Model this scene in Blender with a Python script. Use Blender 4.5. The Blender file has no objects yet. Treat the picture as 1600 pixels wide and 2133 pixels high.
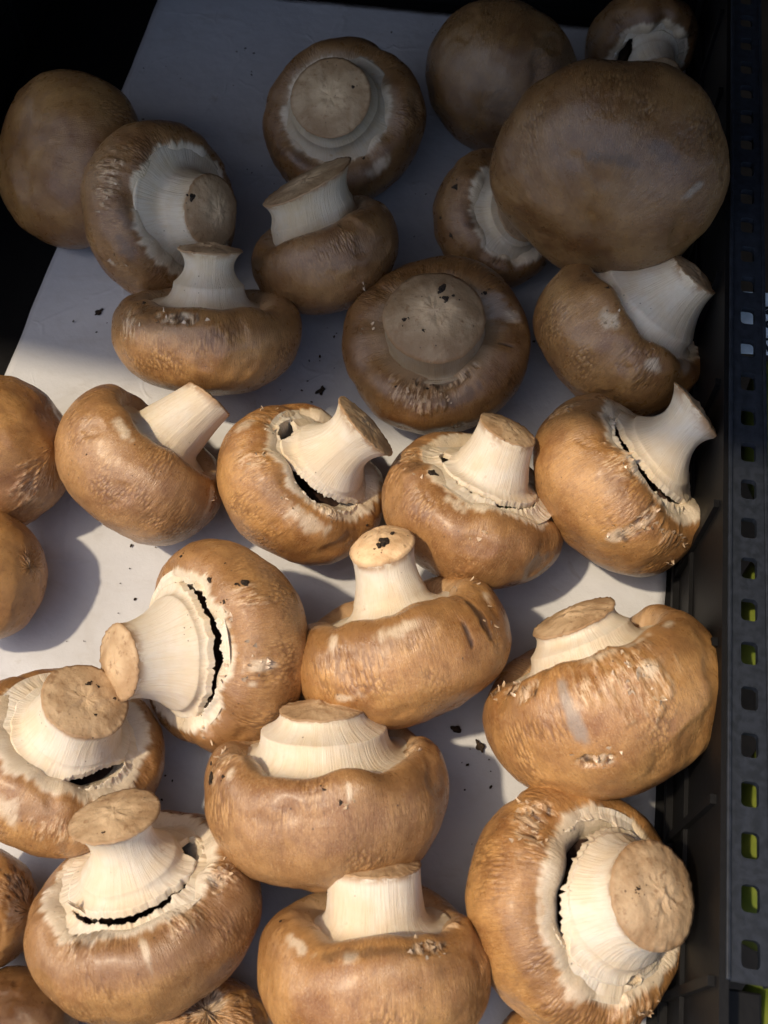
import bpy, bmesh, math, random
import numpy as np
from mathutils import Vector, Matrix

# ---------------------------------------------------------------- camera, sky, sun, exposure
scene = bpy.context.scene
COL = scene.collection
PITCH, DIST = math.radians(62.0), 0.38
cam_d = bpy.data.cameras.new('camera')
cam = bpy.data.objects.new('camera', cam_d); COL.objects.link(cam)
cam.location = (0, -DIST * math.cos(PITCH), DIST * math.sin(PITCH))
cam.rotation_euler = (math.pi / 2 - PITCH, 0, 0)
cam_d.sensor_fit = 'HORIZONTAL'; cam_d.sensor_width = 36.0; cam_d.lens = 36.0 * 2300 / 1600
cam_d.clip_start = 0.005; cam_d.clip_end = 100
cam_d.dof.use_dof = True; cam_d.dof.focus_distance = 0.345; cam_d.dof.aperture_fstop = 32.0
scene.camera = cam

SUN_TRAVEL = Vector((12.5, 5, -25)).normalized()
sun_dir = -SUN_TRAVEL
world = bpy.data.worlds.new('World'); scene.world = world; world.use_nodes = True
wn = world.node_tree.nodes; wl = world.node_tree.links
bg = wn['Background']
sky = wn.new('ShaderNodeTexSky'); sky.sky_type = 'NISHITA'; sky.sun_disc = False; sky.ozone_density = 1.5; sky.dust_density = 2.6
sky.sun_elevation = math.asin(sun_dir.z); sky.sun_rotation = math.atan2(sun_dir.x, sun_dir.y)
wl.new(sky.outputs[0], bg.inputs[0]); bg.inputs[1].default_value = 0.15
sun_d = bpy.data.lights.new('sun', 'SUN'); sun_d.energy = 2.35; sun_d.angle = math.radians(2.2); sun_d.color = (1.0, 0.82, 0.58)
sun = bpy.data.objects.new('sun', sun_d); COL.objects.link(sun)
sun.rotation_euler = SUN_TRAVEL.to_track_quat('-Z', 'Y').to_euler()
sun.location = sun_dir * 3
scene.view_settings.view_transform = 'Standard'; scene.view_settings.look = 'None'
scene.view_settings.gamma = 1.0; scene.view_settings.exposure = 0.56

# ---------------------------------------------------------------- node helpers
class NT:
    def __init__(s, name):
        s.m = bpy.data.materials.new(name); s.m.use_nodes = True
        s.t = s.m.node_tree; s.n = s.t.nodes; s.l = s.t.links
        s.b = s.n['Principled BSDF']
    def new(s, t, **k):
        o = s.n.new(t)
        for a, b in k.items(): setattr(o, a, b)
        return o
    def put(s, sock, v):
        if hasattr(v, 'type') and hasattr(v, 'node'): s.l.new(v, sock)
        elif v is not None:
            if isinstance(v, (tuple, list)) and len(v) == 3 and sock.type == 'RGBA': v = (*v, 1)
            sock.default_value = v
    def attr(s, n, out='Fac'):
        return s.new('ShaderNodeAttribute', attribute_name=n).outputs[out]
    def noise(s, vec, scale, detail=3, rough=0.55, dist=0.0):
        o = s.new('ShaderNodeTexNoise'); s.put(o.inputs['Vector'], vec)
        o.inputs['Scale'].default_value = scale; o.inputs['Detail'].default_value = detail
        o.inputs['Roughness'].default_value = rough; o.inputs['Distortion'].default_value = dist
        return o.outputs['Fac']
    def vmul(s, vec, k):
        o = s.new('ShaderNodeVectorMath', operation='MULTIPLY'); s.put(o.inputs[0], vec); o.inputs[1].default_value = k
        return o.outputs[0]
    def vadd(s, vec, w):
        o = s.new('ShaderNodeVectorMath', operation='ADD'); s.put(o.inputs[0], vec); s.put(o.inputs[1], w)
        return o.outputs[0]
    def math(s, op, a, b=0.0, c=0.0):
        o = s.new('ShaderNodeMath', operation=op); s.put(o.inputs[0], a); s.put(o.inputs[1], b); s.put(o.inputs[2], c)
        return o.outputs[0]
    def ramp(s, f, a, b, lo=0.0, hi=1.0):
        o = s.new('ShaderNodeMapRange', interpolation_type='SMOOTHSTEP'); s.put(o.inputs[0], f)
        for i, v in zip((1, 2, 3, 4), (a, b, lo, hi)): o.inputs[i].default_value = v
        return o.outputs[0]
    def mix(s, f, a, b, mode='MIX'):
        o = s.new('ShaderNodeMix', data_type='RGBA', blend_type=mode)
        s.put(o.inputs[0], f); s.put(o.inputs[6], a); s.put(o.inputs[7], b)
        return o.outputs[2]
    def bump(s, h, strength, dist, nrm=None):
        o = s.new('ShaderNodeBump'); s.put(o.inputs['Height'], h)
        o.inputs['Strength'].default_value = strength; o.inputs['Distance'].default_value = dist
        if nrm is not None: s.l.new(nrm, o.inputs['Normal'])
        return o.outputs[0]
    def pos(s): return s.new('ShaderNodeTexCoord').outputs['Object']
    def rnd(s): return s.new('ShaderNodeObjectInfo').outputs['Random']
    def done(s, col, rough, nrm=None, spec=0.5, sss=0.0, ssr=(0.003, 0.0015, 0.0008)):
        s.put(s.b.inputs['Base Color'], col); s.put(s.b.inputs['Roughness'], rough)
        s.b.inputs['Specular IOR Level'].default_value = spec
        if nrm is not None: s.l.new(nrm, s.b.inputs['Normal'])
        if sss:
            s.b.inputs['Subsurface Weight'].default_value = sss
            s.b.inputs['Subsurface Radius'].default_value = (1, 0.5, 0.25); s.b.inputs['Subsurface Scale'].default_value = ssr[0]
        return s.m

def mat_cap():
    s = NT('cap_skin')
    ang = s.attr('ang', 'Vector'); P = s.pos(); rnd = s.rnd()
    off = s.new('ShaderNodeCombineXYZ'); s.put(off.inputs[0], s.math('MULTIPLY', rnd, 37.0)); s.put(off.inputs[1], s.math('MULTIPLY', rnd, 11.0))
    A = s.vadd(s.vmul(ang, (1, 1, 0.10)), off.outputs[0])
    A2 = s.vadd(s.vmul(ang, (1, 1, 0.35)), off.outputs[0])
    Po = s.vadd(s.vmul(P, (40, 40, 40)), off.outputs[0])
    big = s.noise(Po, 1.0, 3, 0.6, 0.4)
    fib = s.noise(A, 90, 4, 0.65)
    fib2 = s.noise(A2, 170, 3, 0.6)
    mot = s.noise(Po, 6.0, 5, 0.65)
    mid = s.noise(Po, 3.2, 5, 0.7, 0.3); gr_ = s.noise(Po, 26.0, 3, 0.6)
    sep = s.new('ShaderNodeSeparateXYZ'); s.put(sep.inputs[0], ang); arc = sep.outputs[2]
    rich = s.mix(s.ramp(rnd, 0, 1), (0.235, 0.092, 0.024), (0.205, 0.088, 0.029))
    tan = s.mix(s.ramp(rnd, 0.2, 0.8), (0.58, 0.312, 0.103), (0.50, 0.275, 0.104))
    col = s.mix(s.ramp(s.math('ADD', s.math('MULTIPLY', big, 0.55), s.math('MULTIPLY', mid, 0.45)), 0.30, 0.70), rich, tan)
    col = s.mix(s.math('MULTIPLY', s.math('MULTIPLY', s.ramp(arc, 0.15, 0.9), s.ramp(fib, 0.52, 0.36)), 0.30), col, (0.150, 0.060, 0.020))
    col = s.mix(s.math('MULTIPLY', s.math('MULTIPLY', s.ramp(arc, 0.15, 0.9), s.ramp(fib2, 0.52, 0.66)), 0.44), col, (0.62, 0.40, 0.20))
    col = s.mix(s.math('MULTIPLY', s.ramp(mot, 0.54, 0.72), 0.32), col, (0.17, 0.068, 0.024))
    fv = s.new('ShaderNodeTexVoronoi'); s.put(fv.inputs['Vector'], s.vadd(s.vmul(ang, (1, 1, 0.22)), off.outputs[0])); fv.inputs['Scale'].default_value = 46
    flk = s.math('MULTIPLY', s.ramp(fv.outputs['Distance'], 0.20, 0.10), s.math('MULTIPLY', s.ramp(arc, 0.4, 0.9), s.ramp(s.noise(Po, 3.1, 3), 0.50, 0.60)))
    col = s.mix(s.math('MULTIPLY', flk, 0.55), col, (0.62, 0.43, 0.24))
    col = s.mix(s.math('MULTIPLY', s.ramp(gr_, 0.52, 0.70), 0.30), col, (0.17, 0.07, 0.025))
    # scaly skin in loose patches
    sv = s.new('ShaderNodeTexVoronoi'); s.put(sv.inputs['Vector'], s.vadd(s.vmul(ang, (1, 1, 0.45)), off.outputs[0])); sv.inputs['Scale'].default_value = 34
    scm = s.math('MULTIPLY', s.ramp(s.noise(Po, 1.6, 3), 0.48, 0.66), s.ramp(arc, 0.5, 1.2))
    col = s.mix(s.math('MULTIPLY', s.math('MULTIPLY', scm, s.ramp(sv.outputs['Distance'], 0.32, 0.10)), 0.38), col, (0.60, 0.37, 0.17))
    col = s.mix(s.math('MULTIPLY', s.math('MULTIPLY', scm, s.ramp(sv.outputs['Distance'], 0.42, 0.62)), 0.55), col, (0.13, 0.052, 0.018))
    # brown band where the margin turns over, cream on the inner lip
    lip = s.ramp(s.math('ADD', arc, s.math('MULTIPLY', s.math('SUBTRACT', fib, 0.5), 0.20)), 1.80, 1.98)
    col = s.mix(s.math('MULTIPLY', lip, 0.65), col, (0.60, 0.42, 0.25))
    band = s.math('MULTIPLY', s.ramp(arc, 1.50, 1.62), s.ramp(arc, 1.92, 1.75))
    col = s.mix(s.math('MULTIPLY', s.math('MULTIPLY', band, s.ramp(big, 0.45, 0.62)), 0.55), col, (0.14, 0.056, 0.019))
    tn = s.new('ShaderNodeCombineColor'); [s.put(tn.inputs[q], s.attr('tone')) for q in range(3)]
    col = s.mix(1.0, col, tn.outputs[0], 'MULTIPLY')  # tone: darker skin, plus shade at the far end put into the colour
    cream = s.mix(s.ramp(big, 0.35, 0.65), (0.66, 0.53, 0.36), (0.70, 0.60, 0.46))
    cream = s.mix(s.math('MULTIPLY', s.ramp(fib, 0.50, 0.34), 0.35), cream, (0.52, 0.36, 0.20))
    col = s.mix(s.attr('cream'), col, cream)
    # the marks that belong to this very cap
    fl = s.attr('flake')
    fs = s.noise(A2, 34, 3, 0.7)
    col = s.mix(s.math('MULTIPLY', s.math('MULTIPLY', fl, s.ramp(fs, 0.45, 0.62)), 0.75), col, (0.66, 0.46, 0.27))
    col = s.mix(s.math('MULTIPLY', s.math('MULTIPLY', fl, s.ramp(fs, 0.45, 0.36)), 0.6), col, (0.17, 0.075, 0.03))
    pl = s.math('MULTIPLY', s.attr('pale'), s.ramp(fib, 0.30, 0.46, 0.55, 1.0))
    col = s.mix(s.math('MULTIPLY', pl, 0.85), col, (0.64, 0.50, 0.34))
    gr = s.attr('grey')
    col = s.mix(s.math('MULTIPLY', gr, 0.8), col, (0.30, 0.235, 0.18))
    dk = s.attr('dark')
    col = s.mix(s.math('MULTIPLY', dk, 0.9), col, (0.055, 0.030, 0.018))
    # dirt specks
    v = s.new('ShaderNodeTexVoronoi'); s.put(v.inputs['Vector'], Po); v.inputs['Scale'].default_value = 9.0; v.inputs['Randomness'].default_value = 1.0
    spk = s.math('MULTIPLY', s.ramp(v.outputs['Distance'], 0.13, 0.07), s.ramp(s.noise(Po, 2.3, 2), 0.52, 0.60))
    col = s.mix(s.math('MULTIPLY', spk, 0.8), col, (0.06, 0.035, 0.02))
    h = s.math('ADD', s.math('MULTIPLY', fib, 0.8), s.math('MULTIPLY', fib2, 0.7))
    h = s.math('ADD', h, s.math('MULTIPLY', s.math('MULTIPLY', fl, fs), 3.0))
    h = s.math('ADD', h, s.math('MULTIPLY', mot, 0.5))
    h = s.math('SUBTRACT', h, s.math('MULTIPLY', s.math('MULTIPLY', scm, sv.outputs['Distance']), 1.6))
    n = s.bump(h, 0.5, 0.0005)
    rough = s.ramp(mot, 0.3, 0.7, 0.24, 0.40)
    s.b.inputs['Coat Weight'].default_value = 0.16; s.b.inputs['Coat Roughness'].default_value = 0.28
    return s.done(col, rough, n, spec=0.6, sss=0.05)

def mat_flesh():
    s = NT('pale_flesh')
    ang = s.attr('ang', 'Vector'); P = s.pos(); rnd = s.rnd()
    off = s.new('ShaderNodeCombineXYZ'); s.put(off.inputs[0], s.math('MULTIPLY', rnd, 29.0))
    A = s.vadd(s.vmul(ang, (1, 1, 0.12)), off.outputs[0])
    Po = s.vadd(s.vmul(P, (60, 60, 60)), off.outputs[0])
    fib = s.noise(A, 30, 4, 0.6)
    big = s.noise(Po, 1.3, 3, 0.6)
    col = s.mix(s.ramp(big, 0.35, 0.65), (0.66, 0.54, 0.38), (0.70, 0.62, 0.50))
    col = s.mix(s.math('MULTIPLY', s.ramp(fib, 0.50, 0.34), 0.22), col, (0.52, 0.37, 0.22))
    st = s.noise(Po, 2.6, 4, 0.65)
    col = s.mix(s.math('MULTIPLY', s.ramp(st, 0.64, 0.76), 0.55), col, (0.42, 0.25, 0.12))
    tn = s.new('ShaderNodeCombineColor'); tv = s.attr('tone'); s.put(tn.inputs[0], tv); s.put(tn.inputs[1], s.math('POWER', tv, 1.15)); s.put(tn.inputs[2], s.math('POWER', tv, 1.4))
    col = s.mix(1.0, col, tn.outputs[0], 'MULTIPLY')  # ftone: stems in the shaded part dimmed and browned by colour
    end = s.attr('end')
    col = s.mix(s.math('MULTIPLY', s.math('MULTIPLY', end, s.ramp(st, 0.40, 0.56)), 0.9), col, (0.33, 0.18, 0.08))
    v = s.new('ShaderNodeTexVoronoi'); s.put(v.inputs['Vector'], Po); v.inputs['Scale'].default_value = 7.0
    spk = s.math('MULTIPLY', s.ramp(v.outputs['Distance'], 0.12, 0.06), s.ramp(s.noise(Po, 1.7, 2), 0.54, 0.62))
    col = s.mix(s.math('MULTIPLY', spk, 0.8), col, (0.07, 0.045, 0.03))
    n = s.bump(s.math('ADD', fib, s.math('MULTIPLY', st, 0.6)), 0.5, 0.0006)
    return s.done(col, 0.62, n, spec=0.3, sss=0.14)

def mat_cut():
    s = NT('cut_flesh')
    ang = s.attr('ang', 'Vector'); P = s.pos(); rnd = s.rnd()
    off = s.new('ShaderNodeCombineXYZ'); s.put(off.inputs[0], s.math('MULTIPLY', rnd, 23.0))
    Po = s.vadd(s.vmul(P, (90, 90, 90)), off.outputs[0])
    sep = s.new('ShaderNodeSeparateXYZ'); s.put(sep.inputs[0], ang); rho = sep.outputs[2]
    big = s.noise(Po, 0.9, 4, 0.65, 0.5); fine = s.noise(Po, 4.5, 4, 0.6)
    col = s.mix(s.ramp(big, 0.36, 0.64), (0.36, 0.225, 0.115), (0.53, 0.37, 0.215))
    tn = s.new('ShaderNodeCombineColor'); [s.put(tn.inputs[q], s.attr('tone')) for q in range(3)]
    col = s.mix(1.0, col, tn.outputs[0], 'MULTIPLY')  # cut ends follow the cap tone, so far-end shade is coloured in
    cen = s.math('MULTIPLY', s.ramp(s.math('ADD', rho, s.math('MULTIPLY', s.math('SUBTRACT', big, 0.5), 0.9)), 0.62, 0.25), 0.55)
    col = s.mix(cen, col, (0.66, 0.48, 0.29))
    col = s.mix(s.math('MULTIPLY', s.ramp(fine, 0.57, 0.70), 0.6), col, (0.22, 0.115, 0.05))
    col = s.mix(s.math('MULTIPLY', s.ramp(rho, 0.90, 0.99), 0.5), col, (0.27, 0.155, 0.075))
    v = s.new('ShaderNodeTexVoronoi'); s.put(v.inputs['Vector'], Po); v.inputs['Scale'].default_value = 5.0
    spk = s.math('MULTIPLY', s.ramp(v.outputs['Distance'], 0.16, 0.08), s.ramp(s.noise(Po, 1.7, 2), 0.50, 0.58))
    col = s.mix(s.math('MULTIPLY', spk, 0.85), col, (0.06, 0.035, 0.02))
    n = s.bump(s.math('ADD', fine, big), 0.6, 0.0006)
    return s.done(col, 0.6, n, spec=0.3, sss=0.08)

def mat_plain(name, c, rough, spec=0.5, nz=None, c2=None, bs=0.3, bd=0.0004, sc=300):
    s = NT(name); P = s.pos()
    f = s.noise(P, sc, 4, 0.6)
    col = s.mix(s.ramp(f, 0.35, 0.65), c, c2 or tuple(x * 0.7 for x in c))
    return s.done(col, rough, s.bump(f, bs, bd), spec=spec)

def mat_paper():
    s = NT('liner_paper'); P = s.pos()
    big = s.noise(P, 22, 3, 0.6, 0.6); fine = s.noise(P, 900, 3, 0.6); mid = s.noise(P, 120, 4, 0.6)
    col = s.mix(s.ramp(big, 0.3, 0.7), (0.49, 0.50, 0.525), (0.555, 0.565, 0.585))
    col = s.mix(s.math('MULTIPLY', s.ramp(mid, 0.50, 0.72), 0.22), col, (0.42, 0.41, 0.40))
    stn = s.math('MULTIPLY', s.ramp(s.noise(P, 45, 4, 0.7, 0.8), 0.63, 0.73), s.ramp(big, 0.45, 0.6))
    col = s.mix(s.math('MULTIPLY', stn, 0.5), col, (0.32, 0.27, 0.21))
    cr = s.new('ShaderNodeTexVoronoi', feature='DISTANCE_TO_EDGE'); s.put(cr.inputs['Vector'], s.vadd(P, s.vmul(s.new('ShaderNodeTexNoise').outputs['Color'], (0.02, 0.02, 0)))); cr.inputs['Scale'].default_value = 24
    crease = s.ramp(cr.outputs['Distance'], 0.03, 0.0)
    smu = s.ramp(s.noise(s.vmul(P, (1, 2.2, 1)), 16, 4, 0.7, 1.0), 0.52, 0.74)
    col = s.mix(s.math('MULTIPLY', smu, 0.34), col, (0.34, 0.31, 0.27))
    n = s.bump(fine, 0.25, 0.0002, s.bump(mid, 0.4, 0.001, s.bump(s.math('MULTIPLY', crease, s.ramp(big, 0.4, 0.6)), 0.25, 0.0006)))
    return s.done(col, 0.75, n, spec=0.25)

M_CAP, M_FLESH, M_CUT, M_PAPER = mat_cap(), mat_flesh(), mat_cut(), mat_paper()
M_GILL = mat_plain('dark_gill', (0.085, 0.046, 0.032), 0.8, 0.2, c2=(0.035, 0.020, 0.014))
M_SOIL = mat_plain('soil', (0.045, 0.028, 0.017), 0.85, 0.25, c2=(0.012, 0.009, 0.006), sc=1600, bs=0.6)
M_PLASTIC = mat_plain('black_plastic', (0.0045, 0.0045, 0.005), 0.55, 0.22, c2=(0.003, 0.003, 0.0035), bs=0.15, sc=500)
M_RIM = mat_plain('skylit_black_plastic', (0.017, 0.021, 0.030), 0.5, 0.33, c2=(0.009, 0.012, 0.017), bs=0.3, sc=400)  # rim plastic with the sky's blue-grey cast put into its colour
M_WOOD = mat_plain('shelf_wood', (0.10, 0.07, 0.045), 0.7, 0.3, sc=60)
M_GREEN = mat_plain('green_skin', (0.17, 0.20, 0.035), 0.42, 0.4, c2=(0.10, 0.14, 0.02), bs=0.1, sc=70)
M_STALK = mat_plain('green_stalk', (0.10, 0.17, 0.03), 0.6, 0.3, sc=400)
M_CARD = mat_plain('card_white', (0.72, 0.80, 0.85), 0.5, 0.4, bs=0.05, c2=(0.58, 0.65, 0.70))
M_INK = mat_plain('black_ink', (0.012, 0.014, 0.018), 0.6, 0.3, bs=0.0)

# ---------------------------------------------------------------- object helpers
def link(name, me, mat, parent=None):
    o = bpy.data.objects.new(name, me); COL.objects.link(o)
    if mat: me.materials.append(mat)
    if parent: o.parent = parent
    return o
def empty(name, loc, label, cat, group=None, rz=0.0):
    o = bpy.data.objects.new(name, None); COL.objects.link(o); o.location = loc; o.rotation_euler = (0, 0, rz)
    o.empty_display_size = 0.01
    o['label'] = label; o['category'] = cat
    if group: o['group'] = group
    return o
def tag(o, label=None, cat=None, group=None, kind=None):
    for k, v in (('label', label), ('category', cat), ('group', group), ('kind', kind)):
        if v: o[k] = v
    return o
def grid_mesh(name, X, attrs, cap_first=False, smooth=True):
    nu, nv = X.shape[:2]
    i = np.arange(nu)[:, None]; j = np.arange(nv - 1)[None, :]
    i2 = (i + 1) % nu
    quads = np.stack([i * nv + j, i2 * nv + j, i2 * nv + j + 1, i * nv + j + 1], -1).reshape(-1, 4)
    me = bpy.data.meshes.new(name)
    V = X.reshape(-1, 3)
    me.vertices.add(len(V)); me.vertices.foreach_set('co', V.astype(np.float32).ravel())
    me.loops.add(quads.size); me.loops.foreach_set('vertex_index', quads.astype(np.int32).ravel())
    me.polygons.add(len(quads)); me.polygons.foreach_set('loop_start', np.arange(0, quads.size, 4, dtype=np.int32))
    me.polygons.foreach_set('use_smooth', np.full(len(quads), smooth))
    for k, v in attrs.items():
        if v.ndim == 3:
            at = me.attributes.new(k, 'FLOAT_VECTOR', 'POINT'); at.data.foreach_set('vector', v.astype(np.float32).ravel())
        else:
            at = me.attributes.new(k, 'FLOAT', 'POINT'); at.data.foreach_set('value', v.astype(np.float32).ravel())
    me.update(calc_edges=True); me.validate()
    return me
def bm_obj(name, bm, mat, parent=None, smooth=False):
    me = bpy.data.meshes.new(name); bm.to_mesh(me); bm.free()
    for p in me.polygons: p.use_smooth = smooth
    return link(name, me, mat, parent)
def add_box(bm, lo, hi, bev=0.0):
    vs = [bm.verts.new((x, y, z)) for x in (lo[0], hi[0]) for y in (lo[1], hi[1]) for z in (lo[2], hi[2])]
    fs = [bm.faces.new([vs[k] for k in f]) for f in ((0, 1, 3, 2), (4, 6, 7, 5), (0, 4, 5, 1), (2, 3, 7, 6), (0, 2, 6, 4), (1, 5, 7, 3))]
    if bev:
        es = list({e for f in fs for e in f.edges})
        bmesh.ops.bevel(bm, geom=es, offset=bev, segments=2, affect='EDGES', profile=0.5)

# ---------------------------------------------------------------- noise
_rs = np.random.RandomState(7)
_P = _rs.permutation(512).astype(np.int64)
_G = _rs.normal(size=(512, 3)); _G /= np.linalg.norm(_G, axis=1)[:, None]
def perlin(p):
    i = np.floor(p).astype(np.int64); f = p - i
    u = f * f * f * (f * (f * 6 - 15) + 10)
    out = np.zeros(p.shape[:-1])
    for dx in (0, 1):
        wx = u[..., 0] if dx else 1 - u[..., 0]
        for dy in (0, 1):
            wy = u[..., 1] if dy else 1 - u[..., 1]
            for dz in (0, 1):
                wz = u[..., 2] if dz else 1 - u[..., 2]
                h = _P[(_P[(_P[(i[..., 0] + dx) & 511] + i[..., 1] + dy) & 511] + i[..., 2] + dz) & 511]
                g = _G[h]
                d = g[..., 0] * (f[..., 0] - dx) + g[..., 1] * (f[..., 1] - dy) + g[..., 2] * (f[..., 2] - dz)
                out += wx * wy * wz * d
    return out * 1.5
def fbm(p, o=3, lac=2.1, g=0.5):
    s = np.zeros(p.shape[:-1]); a = 1.0
    for k in range(o):
        s += a * perlin(p + 17.3 * k); p = p * lac; a *= g
    return s
def sm(x, a, b):
    t = np.clip((x - a) / (b - a), 0, 1); return t * t * (3 - 2 * t)
def grid_normals(P):
    du = np.roll(P, -1, 0) - np.roll(P, 1, 0)
    dv = np.gradient(P, axis=1)
    n = np.cross(du, dv); l = np.linalg.norm(n, axis=2, keepdims=True)
    n = n / np.maximum(l, 1e-9)
    n[:, 0] = n[:, 1].mean(0); n[:, 0] /= max(np.linalg.norm(n[0, 0]), 1e-9)
    return n
DEF = dict(H=0.85, n=2.15, q=0.17, zr=0.27, rs=0.42, rm=0.36, re=0.42, L=0.85, zs=0.50, ct=0.0, cta=0.0, el=0.0, ela=0.0,
           slits=[], gapr=0.48, vo=0.0, bx=0.0, by=0.0, dome=0.05, lob=0.05, flute=0.32, marks=[], flk=0.0, cr=0.0, tone=1.0, ctone=1.0, ftone=1.0, sag=0.0, saga=0.0, rag=0.0)
def P_(m):
    d = dict(DEF); d.update(m); return d
def warp(m, X):
    """whole-mushroom irregularity: an oval outline, a dented or bent body"""
    x, y, z = X[..., 0], X[..., 1], X[..., 2]
    e, a = m['el'], math.radians(m['ela'])
    c, s = math.cos(a), math.sin(a)
    u, v = x * c + y * s, -x * s + y * c
    u, v = u * (1 + e), v * (1 - e)
    x, y = u * c - v * s, u * s + v * c
    if m['sag']:
        b = math.radians(m['saga'])
        w = x * math.cos(b) + y * math.sin(b)
        z = z + m['sag'] * w * w
    return np.stack([x, y, z], -1)
def cap_grid(m, nu, nv):
    """dome, rolled margin and the inturned lip: the stem side is +z, unit radius"""
    sd = m['seed'] * 9.17
    a = np.linspace(0, 2 * np.pi, nu, endpoint=False)[:, None]
    t = np.linspace(0, 1, nv)[None, :]
    th = np.clip(t / 0.66, 0, 1) * np.pi / 2
    ph = np.clip((t - 0.66) / 0.34, 0, 1) * math.radians(165)
    r1 = np.maximum(np.sin(th), 0) ** (2 / m['n']); z1 = -m['H'] * np.maximum(np.cos(th), 0) ** (2 / m['n'])
    q = m['q']
    r2 = 1 - q + q * np.cos(ph); z2 = m['zr'] * np.sin(ph)
    up = t > 0.66
    r = np.where(up, r2, r1) + 0 * a; z = np.where(up, z2, z1) + 0 * a
    ca, sa = np.cos(a) + 0 * t, np.sin(a) + 0 * t
    X = np.stack([r * ca, r * sa, z], -1)
    # uneven roll of the margin
    wob = fbm(np.stack([ca * 1.2 + sd, sa * 1.2, 0 * ca + sd], -1), 2)
    X[..., 2] += wob * 0.10 * m['lob'] / 0.05 * sm(t, 0.55, 0.85)
    n0 = grid_normals(X)
    lowf = fbm(X * 1.1 + sd, 2) * m['lob'] + fbm(X * 3.1 + sd, 2) * 0.012 - 0.022 * sm(fbm(X * 1.9 + sd + 31, 2), 0.30, 0.7)
    tang = np.stack([ca, sa, 0 * ca], -1)
    arc = 2.2 * t + 0 * a
    K = 16.0
    fib = fbm(np.stack([ca * K + sd, sa * K + sd, arc * 2.6], -1), 2)
    scal = fbm(np.stack([ca * 13 + sd, sa * 13, arc * 7 + sd], -1), 2)
    fm = m['flk'] * sm(fbm(X * 1.7 + sd + 5, 2), -0.05, 0.4) + 0 * a
    D = lowf + fib * 0.0022 * sm(t, 0.05, 0.3)
    phc = math.acos(max(-1, min(1, ((m['cr'] or (0.76 if m['vo'] else 0.0)) - (1 - q)) / q))) if (m['cr'] or m['vo']) else math.radians(146)
    tc = 0.66 + 0.34 * phc / math.radians(165)
    cn = fbm(np.stack([ca * 2.2 + sd, sa * 2.2, 0 * ca + 4], -1), 2) * 0.03 + fbm(np.stack([ca * 15 + sd, sa * 15, arc * 2], -1), 3) * 0.018
    cream = sm(t + cn, tc - 0.012, tc + 0.016)
    D = D + 0.012 * cream * m['vo']
    pale = np.zeros_like(D); dark = np.zeros_like(D); grey = np.zeros_like(D)
    Xw = X
    for mk in m['marks']:
        kind, maz, mt, su, st_ = mk[:5]
        da = (a - math.radians(maz) + np.pi) % (2 * np.pi) - np.pi
        rr = np.maximum(r, 0.08)
        dx = da * rr; dy = (t - mt) * 2.2
        rot = math.radians(mk[5]) if len(mk) > 5 else 0.0
        dx, dy = dx * math.cos(rot) + dy * math.sin(rot), -dx * math.sin(rot) + dy * math.cos(rot)
        jn = fbm(np.stack([ca * 9 + maz, sa * 9, arc * 6 + sd], -1), 3) * 0.7
        dd = np.sqrt((dx / su) ** 2 + (dy / st_) ** 2) + jn
        k = 1 - (sm(dd, 0.75, 1.15) if kind in ('dark', 'torn') else sm(dd, 0.35, 1.2))
        if kind == 'pale': pale = np.maximum(pale, k)
        elif kind == 'dark2': dark = np.maximum(dark, 0.55 * k)
        elif kind == 'dark': dark = np.maximum(dark, k); D = D - 0.010 * k
        elif kind == 'grey': grey = np.maximum(grey, k)
        elif kind == 'flake': fm = np.maximum(fm, k)
        elif kind == 'torn':
            dark = np.maximum(dark, k * sm(scal, -0.1, 0.35)); pale = np.maximum(pale, 0.6 * k * sm(-scal, 0.0, 0.3))
            fm = np.maximum(fm, k); D = D - 0.03 * k
        elif kind == 'dent': D = D - 0.05 * (1 - sm(dd, 0.0, 1.2))
    D = D + fm * (np.abs(scal) ** 0.7 * 0.028 - 0.004 + 0.01 * fib)
    X = X + n0 * D[..., None]
    X = warp(m, X)
    return X, dict(ang=np.stack([ca, sa, arc], -1), pale=pale, dark=dark, grey=grey, flake=fm, cream=cream, tone=np.full_like(D, m['tone']))
def slit_w(m, a):
    w = np.zeros_like(a)
    for (c, hw, g) in m['slits']:
        d = np.abs((a - math.radians(c) + np.pi) % (2 * np.pi) - np.pi)
        w = np.maximum(w, g * np.clip(1 - (d / math.radians(hw)) ** 2.4, 0, 1) ** 0.6)
    return w
def jag(a, k, sd):
    p = np.stack([np.cos(a) * k + sd, np.sin(a) * k, 0 * a + sd], -1)
    return fbm(p, 3, 2.3, 0.6)
def veil_line(m):
    return 1 - (1.35 - 0.27 * m['vo']) * m['q'], m['zr'] * (0.80 + 0.16 * m['vo'])
def sheet_z(m, r, a):
    r0, z0 = veil_line(m)
    x = np.clip((r0 - r) / max(r0 - m['rs'], 0.02), 0, 1.0)
    return z0 + (m['zs'] - z0) * (1 - np.sqrt(np.clip(1 - x ** 3.0, 0, 1))) + (0.035 * m['vo'] - 0.01) * np.sin(np.pi * x)
def flutes(m, a, r):
    sd = m['seed'] * 3.3
    n = fbm(np.stack([np.cos(a) * 14 + sd + 0 * r, np.sin(a) * 14 + 0 * r, 0.6 * r + sd], -1), 2)
    cr = np.sin(a * 46 + 5 * fbm(np.stack([np.cos(a) * 3 + sd + 0 * r, np.sin(a) * 3 + 0 * r, 0 * r + sd], -1), 2))
    return m['flute'] * (0.008 * n + 0.006 * cr * (0.4 + 0.6 * m['vo']))
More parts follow.
